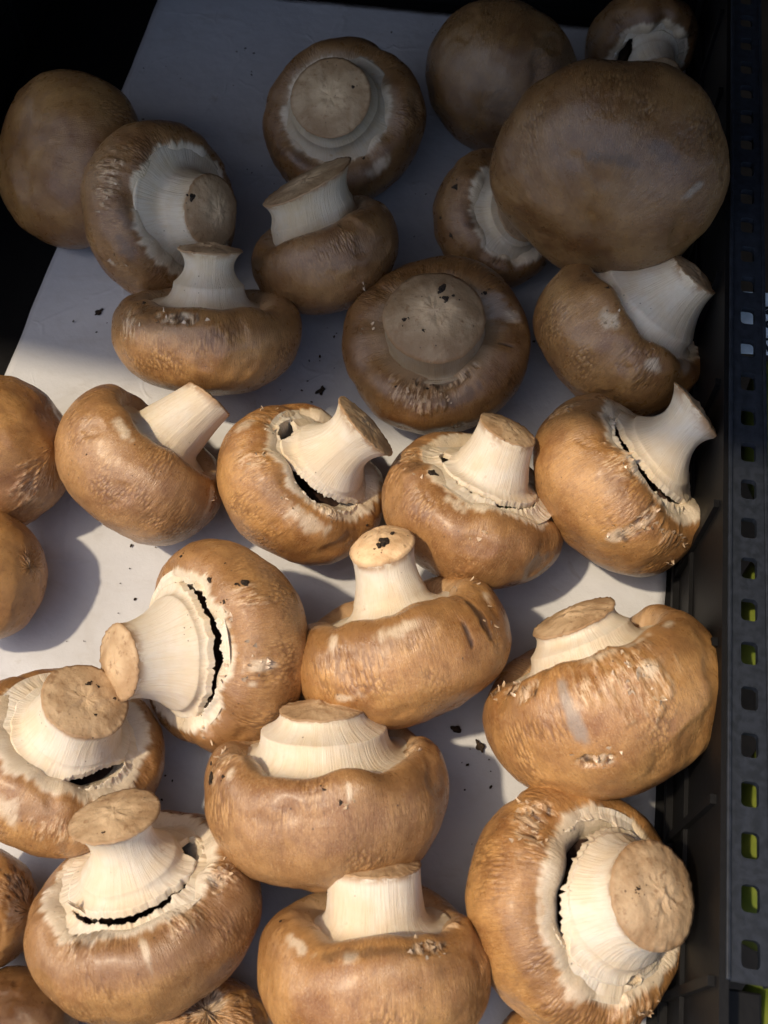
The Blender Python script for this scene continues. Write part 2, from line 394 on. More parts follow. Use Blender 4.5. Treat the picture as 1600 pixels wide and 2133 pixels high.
def veil_grid(m, nu, nv):
    sd = m['seed'] * 5.1
    a = np.linspace(0, 2 * np.pi, nu, endpoint=False)[:, None]
    t = np.linspace(0, 1, nv)[None, :]
    r0, z0 = veil_line(m)
    w = slit_w(m, a)
    edge = m['gapr'] * (r0 - m['rs']) + m['rs'] + 0.28 * w + 0.016 * jag(a, 4, sd) + (0.014 * jag(a, 32, sd)) * (w > 0.004)
    edge = np.minimum(edge, r0 - 0.02) - 0.012 * (w < 0.004)
    tt = np.clip(t / 0.8, 0, 1)
    r = r0 + 0.05 + (edge - r0 - 0.05) * tt
    z = sheet_z(m, r, a) + flutes(m, a, r) * sm(tt, 0, 0.3) - 0.012 - 0.006 * (w < 0.004)
    z = z + 0.03 * sm(w, 0.0, 0.08) * sm(tt, 0.6, 1) * (0.6 + jag(a, 7, sd + 3))
    ret = np.clip((t - 0.8) / 0.2, 0, 1)
    r = r + ret * 0.012; z = z - ret * 0.07
    ca, sa = np.cos(a) + 0 * t, np.sin(a) + 0 * t
    X = np.stack([r * ca, r * sa, z], -1)
    X += 0.012 * fbm(X * 4 + sd, 2)[..., None] * np.array([0, 0, 1.0])
    return warp(m, X), dict(ang=np.stack([ca, sa, 1 - r], -1), tone=np.full_like(r + ca, m['ftone']))
def stem_grid(m, nu, nv):
    sd = m['seed'] * 2.7
    a = np.linspace(0, 2 * np.pi, nu, endpoint=False)[:, None]
    t = np.linspace(0, 1, nv)[None, :]
    r0, z0 = veil_line(m)
    w = slit_w(m, a)
    op = w > 0.004
    edge = m['gapr'] * (r0 - m['rs']) + m['rs'] - 0.72 * w + 0.016 * jag(a, 4, m['seed'] * 5.1) + (0.024 * np.abs(jag(a, 30, sd))) * op
    if not m['slits']: edge = r0 + 0.03 + 0 * a
    k1, k2 = 0.10, 0.42
    ret = 1 - np.clip(t / k1, 0, 1)
    s1 = np.clip((t - k1) / (k2 - k1), 0, 1)
    s2 = np.clip((t - k2) / (1 - k2), 0, 1)
    x = np.sin(s1 * np.pi / 2) ** 0.9
    r = edge + (m['rs'] - edge) * x
    zz = sheet_z(m, r, a) + flutes(m, a, r) * (1 - sm(x, 0.3, 0.95)) + 0.012 * (1 - s1) * (0.3 + op)
    zz = zz + m['rag'] * (1 - s1) ** 2 * np.clip(jag(a, 3, sd + 2) + 0.2, 0, 1)
    zz = np.where(t > k2, m['zs'] + (m['L'] - m['zs']) * s2, zz)
    prof = m['rs'] * (1 - s2) ** 2 + 2 * (2 * m['rm'] - 0.5 * (m['rs'] + m['re'])) * s2 * (1 - s2) + m['re'] * s2 ** 2
    r = np.where(t > k2, prof, r)
    r = r + 0.012 * ret * op; zz = zz - 0.06 * ret
    ca, sa = np.cos(a) + 0 * t, np.sin(a) + 0 * t
    lump = fbm(np.stack([ca * 0.9 + sd, sa * 0.9, zz * 1.1], -1), 2) * 0.05 + fbm(np.stack([ca * 9 + sd, sa * 9, zz * 0.9], -1), 2) * 0.008
    r = r * (1 + lump * sm(t, k1, k2))
    ragged = fbm(np.stack([ca * 7 + sd, sa * 7, 0 * ca], -1), 3)
    X = np.stack([r * ca, r * sa, zz + 0 * ca], -1)
    h = sm(t, k2, 1.0)
    ctd = math.radians(m['cta'])
    X[..., 2] += h * m['ct'] * (X[..., 0] * math.cos(ctd) + X[..., 1] * math.sin(ctd)) + 0.012 * ragged * sm(t, 0.97, 1)
    hb = np.clip((X[..., 2] - 0.3) / max(m['L'] - 0.3, 0.1), 0, 2) ** 1.5
    X[..., 0] += m['bx'] * hb; X[..., 1] += m['by'] * hb
    return warp(m, X), dict(ang=np.stack([ca, sa, zz + 0 * ca], -1), end=sm(t, 0.86, 1.0) + 0 * ca, tone=np.full_like(ca, m['ftone']))
def cut_grid(m, S, nv):
    """closes the last ring of the stem with the sliced end"""
    sd = m['seed'] * 1.9
    ring = S[:, -1]; c = ring.mean(0); nrm = np.cross(ring[len(ring) // 4] - c, ring[len(ring) // 2] - c)
    nrm /= np.linalg.norm(nrm)
    if nrm[2] < 0: nrm = -nrm
    t = np.linspace(1, 0, nv)
    t = np.concatenate([[1.0], t])
    f = np.fft.rfft(ring - c, axis=0); f[4:] = 0
    soft = np.fft.irfft(f, len(ring), axis=0)
    bl = sm(t, 0.80, 1.0)[None, :, None]
    X = c + ((ring - c)[:, None] * bl + soft[:, None] * (1 - bl)) * t[None, :, None] * 1.012
    X[:, 0] = ring
    a = np.linspace(0, 2 * np.pi, len(ring), endpoint=False)[:, None]
    tt = t[None, :]
    crack = fbm(X * 9 + sd, 3)
    cen = np.exp(-(tt / 0.4) ** 2)
    d = m['dome'] * (1 - tt ** 2.5) + 0.012 * fbm(X * 5 + sd, 3) * sm(1 - tt, 0, 0.15) + 0.03 * crack * cen
    d[:, 0] = -0.012
    d[:, 1] += 0.004
    X = X + nrm * d[..., None]
    return X, dict(ang=np.stack([np.cos(a) + 0 * tt, np.sin(a) + 0 * tt, tt + 0 * a], -1), tone=np.full_like(d, (0.35 + 0.65 * m['tone']) * m['ctone']))
def gill_grid(m, nu):
    a = np.linspace(0, 2 * np.pi, nu, endpoint=False)[:, None]
    r0, z0 = veil_line(m)
    rr = np.linspace(r0 + 0.03, m['rs'] * 0.75, 6)[None, :]
    zz = z0 - 0.17 + 0 * rr + 0.035 * np.where(np.arange(nu) % 2 == 0, 1, -1)[:, None] + 0.05 * (r0 - rr)
    X = np.stack([rr * np.cos(a), rr * np.sin(a), zz + 0 * a], -1)
    return warp(m, X), dict()


# ---------------------------------------------------------------- the setting: table, shelf above, crate, paper
YAW = math.radians(-8.6)
bm = bmesh.new(); add_box(bm, (-1.6, -0.9, -0.055), (1.6, 1.2, -0.025))
table = tag(bm_obj('table', bm, M_WOOD), kind='structure')

# the display shelf over the back of the stall: it keeps the sun off the far half of the crate
shelf = empty('display_shelf', (0, 0, 0), 'dark wooden display shelf above the back half of the crate', 'shelf', rz=YAW - math.radians(5.5))
SZ = 0.34
_tl = Matrix.Rotation(-YAW + math.radians(5.5), 3, 'Z') @ SUN_TRAVEL
SY = 0.031 + _tl.y / _tl.z * SZ
bm = bmesh.new(); add_box(bm, (-0.95, SY, SZ), (0.95, SY + 0.85, SZ + 0.025), 0.002)
bm_obj('shelf_board', bm, M_WOOD, shelf)
bm = bmesh.new(); add_box(bm, (-0.95, 0.42, -0.024), (0.95, 0.44, SZ - 0.0005), 0.002)
bm_obj('added_shade_panel', bm, M_WOOD, shelf)  # unseen panel added behind to keep rear light off the far end

crate = empty('produce_crate', (0, 0, 0), 'shallow black plastic produce crate with slotted rim, lined with white paper', 'crate', rz=YAW)
XL, XR, YB, YF, HW = -0.190, 0.0995, 0.266, -0.205, 0.060
bm = bmesh.new(); add_box(bm, (XL, YF, -0.006), (XR + 0.002, YB, -0.0015)); bm_obj('crate_floor', bm, M_PLASTIC, crate)
def side_wall(pts, parent, n_rib, inward):
    """a thin upright wall between two floor points, with ribs on its inner face"""
    (x0, y0), (x1, y1) = pts
    bm = bmesh.new()
    L = math.hypot(x1 - x0, y1 - y0)
    add_box(bm, (0, 0, -0.0015), (L, 0.0022, HW))
    for k in range(n_rib):
        u = (k + 0.5) / n_rib * L
        add_box(bm, (u - 0.0012, -0.0016, 0.004), (u + 0.0012, 0.0005, HW - 0.004))
    add_box(bm, (0.001, -0.0012, 0.024), (L - 0.001, 0.0005, 0.0262))
    add_box(bm, (0.001, -0.0020, 0.0045), (L - 0.001, 0.0005, 0.0075))
    o = bm_obj('crate_wall', bm, M_PLASTIC, parent)
    o.location = (x0, y0, 0); o.rotation_euler = (0, 0, math.atan2(y1 - y0, x1 - x0))
    return o
side_wall([(XR, YB), (XR, YF)], crate, 11, 1)
side_wall([(XL, YF), (XL, YB)], crate, 11, 1)
side_wall([(XL, YB), (XR, YB)], crate, 7, 1)
side_wall([(XR, YF), (XL, YF)], crate, 7, 1)

def rim_strip(L, y0, pitch, n, w=0.0089, th=0.0022):
    """flat lip with a row of rounded slots; local x across, y along"""
    bm = bmesh.new()
    def rrect(cx, cy, hx, hy, r, k=4):
        out = []
        for sx, sy, a0 in ((1, 1, 0), (-1, 1, 90), (-1, -1, 180), (1, -1, 270)):
            for q in range(k + 1):
                a = math.radians(a0 + 90 * q / k)
                out.append((cx + sx * (hx - r) + r * math.cos(a), cy + sy * (hy - r) + r * math.sin(a)))
        return out
    def cell(cy, hx, hy):
        inner = rrect(w * 0.52, cy, hx, hy, 0.0012)
        def onrect(p):
            dx, dy = p[0] - w / 2, p[1] - cy
            k = min((w / 2) / max(abs(dx), 1e-9), (pitch / 2) / max(abs(dy), 1e-9))
            return (w / 2 + dx * k, cy + dy * k)
        outer = [onrect(p) for p in inner]
        # push the outer points nearest each corner onto the corner
        for cxn, cyn in ((0, -1), (w, -1), (w, 1), (0, 1)):
            c = (cxn, cy + cyn * pitch / 2)
            b = min(range(len(outer)), key=lambda i: (outer[i][0] - c[0]) ** 2 + (outer[i][1] - c[1]) ** 2)
            outer[b] = c
        N = len(inner); V = {}
        for nm, ring, z in (('it', inner, 0), ('ib', inner, -th), ('ot', outer, 0), ('ob', outer, -th)):
            V[nm] = [bm.verts.new((p[0], p[1], z)) for p in ring]
        for i in range(N):
            j = (i + 1) % N
            bm.faces.new((V['it'][i], V['ot'][i], V['ot'][j], V['it'][j]))
            bm.faces.new((V['ib'][i], V['ib'][j], V['ob'][j], V['ob'][i]))
            bm.faces.new((V['it'][i], V['it'][j], V['ib'][j], V['ib'][i]))
    for k in range(n): cell(y0 + (k + 0.5) * pitch, 0.0022, 0.0032)
    bmesh.ops.remove_doubles(bm, verts=bm.verts, dist=1e-6)
    add_box(bm, (-0.0012, y0, -0.004), (-0.0001, y0 + n * pitch, 0.0009), 0.0003)
    add_box(bm, (w + 0.0001, y0, -0.006), (w + 0.0012, y0 + n * pitch, 0.0004), 0.0003)
    bmesh.ops.recalc_face_normals(bm, faces=bm.faces)
    return bm
PIT, NH = 0.01255, 32
rim = bm_obj('slotted_rim', rim_strip(0, 0, PIT, NH), M_RIM, crate)
rim.location = (XR + 0.0026, -0.1405, HW)
bm = bmesh.new()
add_box(bm, (XR + 0.0024, YF, HW - 0.016), (XR + 0.0135, -0.1407, HW - 0.0125), 0.0006)
bm_obj('corner_step', bm, M_PLASTIC, crate)
for nm, lo, hi in (('rim', (XL - 0.013, YF, HW - 0.0022), (XL - 0.0026, YB, HW)), ('rim', (XL, YB + 0.0026, HW - 0.0022), (XR, YB + 0.013, HW))):
    bm = bmesh.new(); add_box(bm, lo, hi, 0.0005); bm_obj(nm, bm, M_PLASTIC, crate)

# paper liner: a thin cut sheet that ripples a little
def paper():
    nx, ny = 90, 130
    c = [(-0.1535, -0.195), (0.0955, -0.195), (0.0980, 0.2585), (-0.1415, 0.2575)]
    V = []
    for j in range(ny + 1):
        for i in range(nx + 1):
            u, v = i / nx, j / ny
            x = (c[0][0] * (1 - u) + c[1][0] * u) * (1 - v) + (c[3][0] * (1 - u) + c[2][0] * u) * v
            y = (c[0][1] * (1 - u) + c[1][1] * u) * (1 - v) + (c[3][1] * (1 - u) + c[2][1] * u) * v
            V.append((x, y, 0))
    X = np.array(V)
    e = fbm(X * 30 + 3, 2)
    z = 0.0009 * fbm(X * np.array([22, 15, 1]) + 9, 3)
    X[:, 2] = np.minimum(z - 0.0006, 0.0002)
    edge = np.array([(k % (nx + 1)) in (0, nx) for k in range(len(X))])
    X[edge, 0] += 0.0008 * e[edge]
    F = [(j * (nx + 1) + i, j * (nx + 1) + i + 1, (j + 1) * (nx + 1) + i + 1, (j + 1) * (nx + 1) + i) for j in range(ny) for i in range(nx)]
    me = bpy.data.meshes.new('paper_liner'); me.from_pydata(X.tolist(), [], F)
    for p in me.polygons: p.use_smooth = True
    o = link('paper_liner', me, M_PAPER); o.rotation_euler = (0, 0, YAW)
    md = o.modifiers.new('thickness', 'SOLIDIFY'); md.thickness = 0.00025; md.offset = -1
    return tag(o, 'white paper sheet lining the crate beneath the mushrooms', 'paper')
paper()

# ---------------------------------------------------------------- mushrooms
# key, centre of the widest ring, local x, stem direction, cap radius (metres), shape
MUSHROOMS = [
    ('A', (-0.11742, 0.13674, 0.02664), (0.7460, -0.5675, 0.3484), (0.6171, 0.3928, -0.6818), 0.03292, dict(seed=1, H=0.8, tone=0.66, L=0.55, rs=0.42, re=0.36)),
    ('B', (-0.08036, 0.10812, 0.03081), (-0.6031, -0.5650, 0.5630), (0.7969, -0.3965, 0.4558), 0.03193, dict(seed=2, H=0.75, rs=0.44, rm=0.4, dome=0.12, ftone=0.85, tone=0.8, q=0.28, zr=0.36, vo=1.0, L=0.7703, re=0.3956, bx=0.0074, by=0.0175, marks=[('dark2', 2, 0.792, 0.3, 0.07), ('dark2', 22, 0.758, 0.2, 0.07), ('flake', -25, 0.711, 0.3, 0.15), ('pale', 31, 0.671, 0.03, 0.03)])),
    ('C', (-0.01594, 0.15885, 0.02649), (0.4644, -0.8373, -0.2885), (-0.1878, -0.4114, 0.8919), 0.03187, dict(seed=3, H=0.75, rs=0.52, rm=0.46, dome=0.06, q=0.28, zr=0.34, vo=0.7, cr=0.66, tone=0.7, ftone=0.72, L=0.7007, re=0.4706, bx=0.0261, by=0.0053, marks=[('pale', 7, 0.778, 0.14, 0.08), ('dark2', -65, 0.848, 0.2, 0.08)])),
    ('D', (-0.02164, 0.09278, 0.02884), (0.1417, -0.8067, 0.5737), (-0.3502, 0.5012, 0.7913), 0.02700, dict(seed=4, H=0.85, rs=0.58, rm=0.54, ct=0.1, cta=90, tone=0.72, ftone=0.72, q=0.27, zr=0.38, vo=0.0, lob=0.035, L=0.8733, re=0.6218, bx=-0.0, by=0.116, marks=[('pale', 79, 0.737, 0.1, 0.05)])),
    ('E', (0.04651, 0.17856, 0.03077), (0.3510, -0.0042, 0.9364), (0.3662, 0.9210, -0.1331), 0.03038, dict(seed=5, H=0.85, tone=0.42, L=0.55, rs=0.42, re=0.36, marks=[('dark2', 76, 0.121, 0.5, 0.3)])),
    ('F', (0.10601, 0.20502, 0.02320), (-0.5317, -0.0110, 0.8469), (0.1725, -0.9804, 0.0955), 0.02299, dict(seed=6, H=0.85, rs=0.44, rm=0.4, re=0.42, L=0.95, slits=[(50, 45, 0.24)], lob=0.08, tone=0.65, q=0.28, zr=0.36, vo=1.0)),
    ('G', (0.07328, 0.09118, 0.06836), (-0.0334, 0.0035, 0.9994), (0.2313, 0.9729, 0.0043), 0.03845, dict(seed=7, H=0.74, lob=0.07, tone=0.5, L=0.55, rs=0.42, re=0.36, marks=[('dark2', 28, 0.389, 0.2, 0.08), ('grey', 61, 0.362, 0.05, 0.14), ('dark2', 11, 0.295, 0.1, 0.05), ('dark2', 0, 0.295, 0.25, 0.06), ('dark2', 37, 0.389, 0.12, 0.06)])),
    ('H', (0.04205, 0.11143, 0.02351), (-0.7795, -0.5792, 0.2385), (0.5258, -0.3981, 0.7517), 0.02541, dict(seed=8, H=0.8, rs=0.5, re=0.45, L=0.6, tone=0.66, ftone=0.78, q=0.28, zr=0.36, vo=1.0, marks=[('dark2', -5, 0.838, 0.2, 0.1)])),
    ('I', (0.01797, 0.05295, 0.02502), (0.0100, -0.9859, -0.1672), (-0.0571, -0.1675, 0.9842), 0.03262, dict(seed=9, H=0.75, rs=0.525, rm=0.515, dome=0.16, zs=0.3, L=0.6334, ftone=0.5, q=0.33, zr=0.3, tone=0.62, ctone=0.85, re=0.5102, bx=0.0362, by=-0.0073, marks=[('dark', 74, 0.812, 0.02, 0.11), ('torn', 10, 0.872, 0.3, 0.05), ('grey', 109, 0.832, 0.2, 0.14), ('dark2', 17, 0.799, 0.3, 0.06), ('flake', -14, 0.805, 0.4, 0.12), ('pale', 100, 0.792, 0.08, 0.1)])),
    ('J', (0.08111, 0.05421, 0.02799), (-0.3818, -0.7049, 0.5978), (0.5848, 0.3166, 0.7469), 0.03112, dict(seed=10, H=0.78, rs=0.6, rm=0.4, q=0.21, zr=0.42, vo=0.2, tone=0.85, L=1.0278, re=0.2979, bx=-0.0028, by=0.1158, marks=[('pale', -11, 0.758, 0.12, 0.08), ('dark2', -47, 0.779, 0.16, 0.06), ('pale', 31, 0.745, 0.1, 0.06), ('grey', 64, 0.826, 0.2, 0.15)])),
    ('K', (-0.06098, 0.05624, 0.02748), (0.1461, -0.7399, 0.6567), (0.0635, 0.6694, 0.7401), 0.03257, dict(seed=11, H=0.66, rs=0.38, rm=0.26, ftone=0.88, tone=0.88, q=0.26, zr=0.36, vo=0.0, lob=0.035, L=0.8518, re=0.3367, bx=-0.0, by=0.0164, marks=[('torn', -19, 0.772, 0.22, 0.06), ('dark2', -46, 0.779, 0.14, 0.08), ('flake', -52, 0.705, 0.14, 0.14), ('pale', -16, 0.785, 0.06, 0.04)])),
    ('L', (-0.07799, 0.00292, 0.02803), (0.0667, -0.6476, 0.7590), (0.6599, 0.5992, 0.4533), 0.02884, dict(seed=12, H=0.78, ct=0.3, cta=0, lob=0.035, rs=0.38, rm=0.33, q=0.27, zr=0.45, vo=0.0, L=1.0344, re=0.2903, bx=-0.0021, by=0.0987, marks=[('pale', -25, 0.765, 0.16, 0.06), ('pale', 61, 0.738, 0.06, 0.12)])),
    ('M', (-0.02554, -0.00215, 0.02597), (-0.4000, -0.7631, 0.5076), (0.6281, 0.1751, 0.7581), 0.02818, dict(seed=13, H=0.82, rs=0.46, rm=0.31, gapr=0.55, ct=0.4, cta=0, slits=[(-78, 19, 0.17), (24, 62, 0.16)], q=0.28, zr=0.36, vo=1.0, L=1.1108, re=0.4176, bx=-0.0157, by=0.005, marks=[('flake', -80, 0.792, 0.14, 0.2), ('pale', -67, 0.725, 0.12, 0.1), ('pale', 24, 0.765, 0.3, 0.1), ('flake', -37, 0.758, 0.14, 0.16), ('flake', 35, 0.859, 0.25, 0.06)])),
    ('N', (0.02869, -0.01205, 0.02641), (-0.2647, -0.7403, 0.6179), (0.3943, 0.5016, 0.7700), 0.03022, dict(seed=14, H=0.75, rs=0.4, rm=0.33, slits=[(-75, 12, 0.13), (28, 62, 0.08)], q=0.28, zr=0.36, vo=1.0, L=0.927, re=0.3131, bx=-0.0023, by=-0.0652, marks=[('pale', -13, 0.805, 0.14, 0.07), ('dark2', -56, 0.785, 0.12, 0.09), ('pale', 94, 0.819, 0.09, 0.1), ('flake', -76, 0.772, 0.22, 0.14)])),
    ('O', (0.07666, -0.00385, 0.02895), (-0.4665, -0.6045, 0.6457), (0.6607, 0.2472, 0.7087), 0.03143, dict(seed=15, H=0.8, ct=0.35, cta=0, rs=0.42, rm=0.24, slits=[(5, 80, 0.15)], q=0.28, zr=0.36, vo=1.0, L=1.0082, re=0.3317, bx=-0.0032, by=-0.1291, marks=[('pale', 22, 0.631, 0.09, 0.14), ('torn', 26, 0.732, 0.08, 0.26), ('flake', -11, 0.812, 0.22, 0.16), ('flake', -72, 0.671, 0.12, 0.14), ('flake', 52, 0.752, 0.2, 0.1)])),
    ('P', (-0.12719, 0.00846, 0.02483), (-0.3437, -0.5762, 0.7415), (-0.9247, 0.0699, -0.3743), 0.02550, dict(seed=16, H=0.9, L=0.55, rs=0.42, re=0.36, marks=[('flake', -54, 0.242, 0.3, 0.36)])),
    ('Q', (-0.12666, -0.03370, 0.02061), (-0.3316, -0.4926, 0.8046), (-0.9292, 0.0231, -0.3688), 0.02106, dict(seed=17, H=0.9, L=0.55, rs=0.42, re=0.36, marks=[('flake', 144, 0.051, 0.3, 0.2)])),
    ('R', (-0.04951, -0.06045, 0.02979), (0.6467, -0.2133, 0.7323), (-0.7531, -0.3303, 0.5690), 0.03140, dict(seed=18, H=0.72, rs=0.52, rm=0.37, gapr=0.58, slits=[(3, 78, 0.12)], q=0.28, zr=0.36, vo=1.0, L=0.9995, re=0.3423, bx=-0.0068, by=-0.0427, marks=[('flake', 24, 0.718, 0.12, 0.1), ('pale', -13, 0.718, 0.06, 0.12), ('pale', -23, 0.732, 0.03, 0.04), ('pale', -76, 0.805, 0.02, 0.03)])),
    ('S', (0.00564, -0.06148, 0.03050), (0.0309, -0.5086, 0.8605), (-0.2744, 0.8235, 0.4966), 0.03242, dict(seed=19, H=0.66, rs=0.34, rm=0.28, ct=-0.45, cta=0, dome=0.12, lob=0.035, ctone=1.55, q=0.27, zr=0.45, vo=0.0, L=0.9423, re=0.3043, bx=-0.0005, by=0.0649, marks=[('pale', 1, 0.758, 0.18, 0.05), ('dark', 47, 0.738, 0.04, 0.16), ('dark', 34, 0.685, 0.022, 0.1), ('pale', 65, 0.758, 0.09, 0.06), ('pale', -38, 0.765, 0.06, 0.06), ('pale', -34, 0.591, 0.13, 0.06), ('dark', 46, 0.698, 0.05, 0.03)])),
    ('T', (0.06212, -0.07744, 0.03437), (-0.1182, -0.4783, 0.8702), (-0.3975, 0.8259, 0.3999), 0.03514, dict(seed=20, H=0.75, ct=-0.15, cta=0, lob=0.03, rs=0.42, rm=0.34, q=0.27, zr=0.45, vo=0.0, L=0.6716, re=0.3488, bx=0.002, by=0.0365, marks=[('torn', -53, 0.819, 0.1, 0.06), ('torn', -35, 0.785, 0.1, 0.06), ('torn', -76, 0.812, 0.08, 0.05), ('grey', -16, 0.718, 0.05, 0.1), ('grey', -16, 0.685, 0.055, 0.12), ('grey', -14, 0.644, 0.055, 0.1), ('torn', -17, 0.537, 0.09, 0.06), ('torn', -10, 0.517, 0.07, 0.07), ('flake', 17, 0.732, 0.25, 0.28), ('pale', 25, 0.725, 0.08, 0.05), ('pale', 6, 0.812, 0.12, 0.05), ('pale', 31, 0.819, 0.12, 0.04), ('pale', 56, 0.805, 0.1, 0.04), ('flake', -5, 0.752, 0.12, 0.12)])),
    ('U', (-0.09182, -0.09160, 0.02573), (-0.1301, -0.8972, 0.4220), (0.4338, 0.3312, 0.8379), 0.02897, dict(seed=21, H=0.8, rs=0.46, rm=0.4, slits=[(47, 36, 0.14)], q=0.28, zr=0.36, vo=1.0, L=0.8768, re=0.4151, bx=-0.003, by=-0.0074, marks=[('pale', -13, 0.718, 0.13, 0.1), ('flake', 17, 0.711, 0.3, 0.08)])),
    ('V', (-0.01584, -0.10327, 0.03151), (0.0591, -0.5423, 0.8381), (-0.0165, 0.8389, 0.5440), 0.03407, dict(seed=22, H=0.72, rs=0.5, rm=0.37, q=0.22, zr=0.38, vo=0.0, L=0.6622, re=0.3411, bx=0.0046, by=-0.0167, marks=[('torn', 77, 0.926, 0.1, 0.08), ('flake', -67, 0.805, 0.2, 0.16), ('pale', 10, 0.745, 0.015, 0.05), ('pale', -53, 0.779, 0.05, 0.06), ('dark2', -49, 0.852, 0.2, 0.05)])),
    ('W', (-0.06337, -0.13343, 0.02728), (0.4121, -0.6561, 0.6322), (-0.2036, 0.6100, 0.7658), 0.03137, dict(seed=23, H=0.75, rs=0.4, rm=0.26, ct=0.1, cta=-60, slits=[(-15, 64, 0.11), (86, 17, 0.17)], q=0.28, zr=0.36, vo=1.0, L=0.9554, re=0.374, bx=-0.0062, by=0.0313, marks=[('torn', 49, 0.812, 0.1, 0.06), ('flake', 55, 0.799, 0.18, 0.14), ('dark2', -43, 0.852, 0.25, 0.1), ('flake', -48, 0.846, 0.25, 0.14), ('pale', -7, 0.765, 0.03, 0.12), ('flake', 17, 0.812, 0.2, 0.1)])),
    ('X', (-0.00211, -0.14782, 0.02894), (0.0064, -0.4336, 0.9011), (0.0023, 0.9011, 0.4336), 0.02999, dict(seed=24, H=0.78, rs=0.43, rm=0.41, q=0.27, zr=0.45, vo=0.0, L=0.8574, re=0.405, bx=-0.0002, by=-0.0145, marks=[('pale', -47, 0.785, 0.17, 0.04), ('pale', -12, 0.772, 0.08, 0.05), ('torn', 30, 0.792, 0.2, 0.045), ('dark2', -6, 0.779, 0.5, 0.04), ('flake', 62, 0.859, 0.1, 0.1)])),
    ('Y', (0.05250, -0.13289, 0.02777), (-0.8595, -0.1402, 0.4916), (0.5039, -0.0707, 0.8608), 0.03211, dict(seed=25, H=0.8, rs=0.52, rm=0.42, gapr=0.53, slits=[(-38, 70, 0.15), (100, 8, 0.09)], dome=0.1, q=0.28, zr=0.36, vo=1.0, L=0.8575, re=0.4206, bx=-0.0007, by=-0.0211, marks=[('torn', -44, 0.758, 0.22, 0.09), ('flake', -50, 0.732, 0.25, 0.12), ('pale', 53, 0.819, 0.12, 0.08), ('pale', 5, 0.832, 0.3, 0.03), ('flake', 100, 0.805, 0.25, 0.12), ('pale', -17, 0.879, 0.01, 0.01)])),
    ('Z', (-0.11123, -0.13314, 0.01670), (-0.1899, -0.1380, 0.9721), (-0.9818, 0.0267, -0.1880), 0.01685, dict(seed=26, H=0.9, flk=0.6, L=0.55, rs=0.42, re=0.36, marks=[('torn', 61, 0.172, 0.3, 0.3), ('pale', 0, 0.141, 0.2, 0.2)])),
    ('a', (-0.09893, -0.16268, 0.01135), (0.1458, -0.8882, 0.4358), (-0.2525, -0.4593, -0.8516), 0.01660, dict(seed=27, H=0.9, tone=0.62, L=0.55, rs=0.42, re=0.36)),
    ('b', (-0.04750, -0.16616, 0.01206), (0.0726, -0.8841, 0.4616), (-0.1257, -0.4672, -0.8751), 0.01837, dict(seed=28, H=0.9, flk=1.0, L=0.55, rs=0.42, re=0.36, marks=[('torn', 153, 0.061, 0.5, 0.2), ('pale', -144, 0.081, 0.2, 0.2), ('flake', -101, 0.131, 0.4, 0.4)])),
    ('c', (0.04105, -0.16657, 0.00768), (-0.0621, -0.8833, 0.4646), (0.1075, -0.4687, -0.8768), 0.01129, dict(seed=29, H=0.9, L=0.55, rs=0.42, re=0.36)),
]
SOIL = {'L': [(-30.0, 0.611, 0.012), (12.0, 0.732, 0.008), (0.0, 0.678, 0.007)], 'M': [(81.6, 0.792, 0.022)], 'N': [(-43.2, 0.826, 0.05)], 'R': [(48.0, 0.819, 0.036), (31.2, 0.711, 0.05), (86.4, 0.785, 0.022), (26.4, 0.799, 0.022), (50.4, 0.738, 0.012)], 'V': [(-67.2, 0.738, 0.045), (-56.4, 0.758, 0.02), (6.0, 0.725, 0.022), (-1.2, 0.765, 0.018)], 'X': [(-75.6, 0.805, 0.02)], 'K': [(-52.8, 0.819, 0.03)], 'J': [(-30.0, 0.819, 0.02)], 'G': [(51.6, 0.356, 0.012), (58.8, 0.369, 0.012)], 'I': [(-8.4, 0.852, 0.022), (-33.6, 0.812, 0.02), (126.0, 0.852, 0.03)], 'P': [(-37.8, 0.111, 0.02)], 'C': [(0.0, 0.859, 0.02)], 'H': [(-39.6, 0.737, 0.05), (0.0, 0.697, 0.04), (-16.2, 0.657, 0.03)], 'A': [(-7.2, 0.172, 0.01)]}
CUTSOIL = {'S': [(18.0, 0.4, 0.07), (-4.5, 0.466, 0.04)], 'I': [(162.0, 0.532, 0.06), (137.2, 0.334, 0.045), (-29.2, 0.466, 0.02), (-76.5, 0.601, 0.03)], 'U': [(-166.5, 0.4, 0.03), (164.2, 0.466, 0.02), (45.0, 0.466, 0.02), (119.2, 0.667, 0.02)], 'Y': [(-13.5, 0.532, 0.02)], 'B': [(-27.0, 0.867, 0.05)], 'C': [(81.0, 0.601, 0.025)], 'W': [(-31.5, 0.667, 0.02)]}
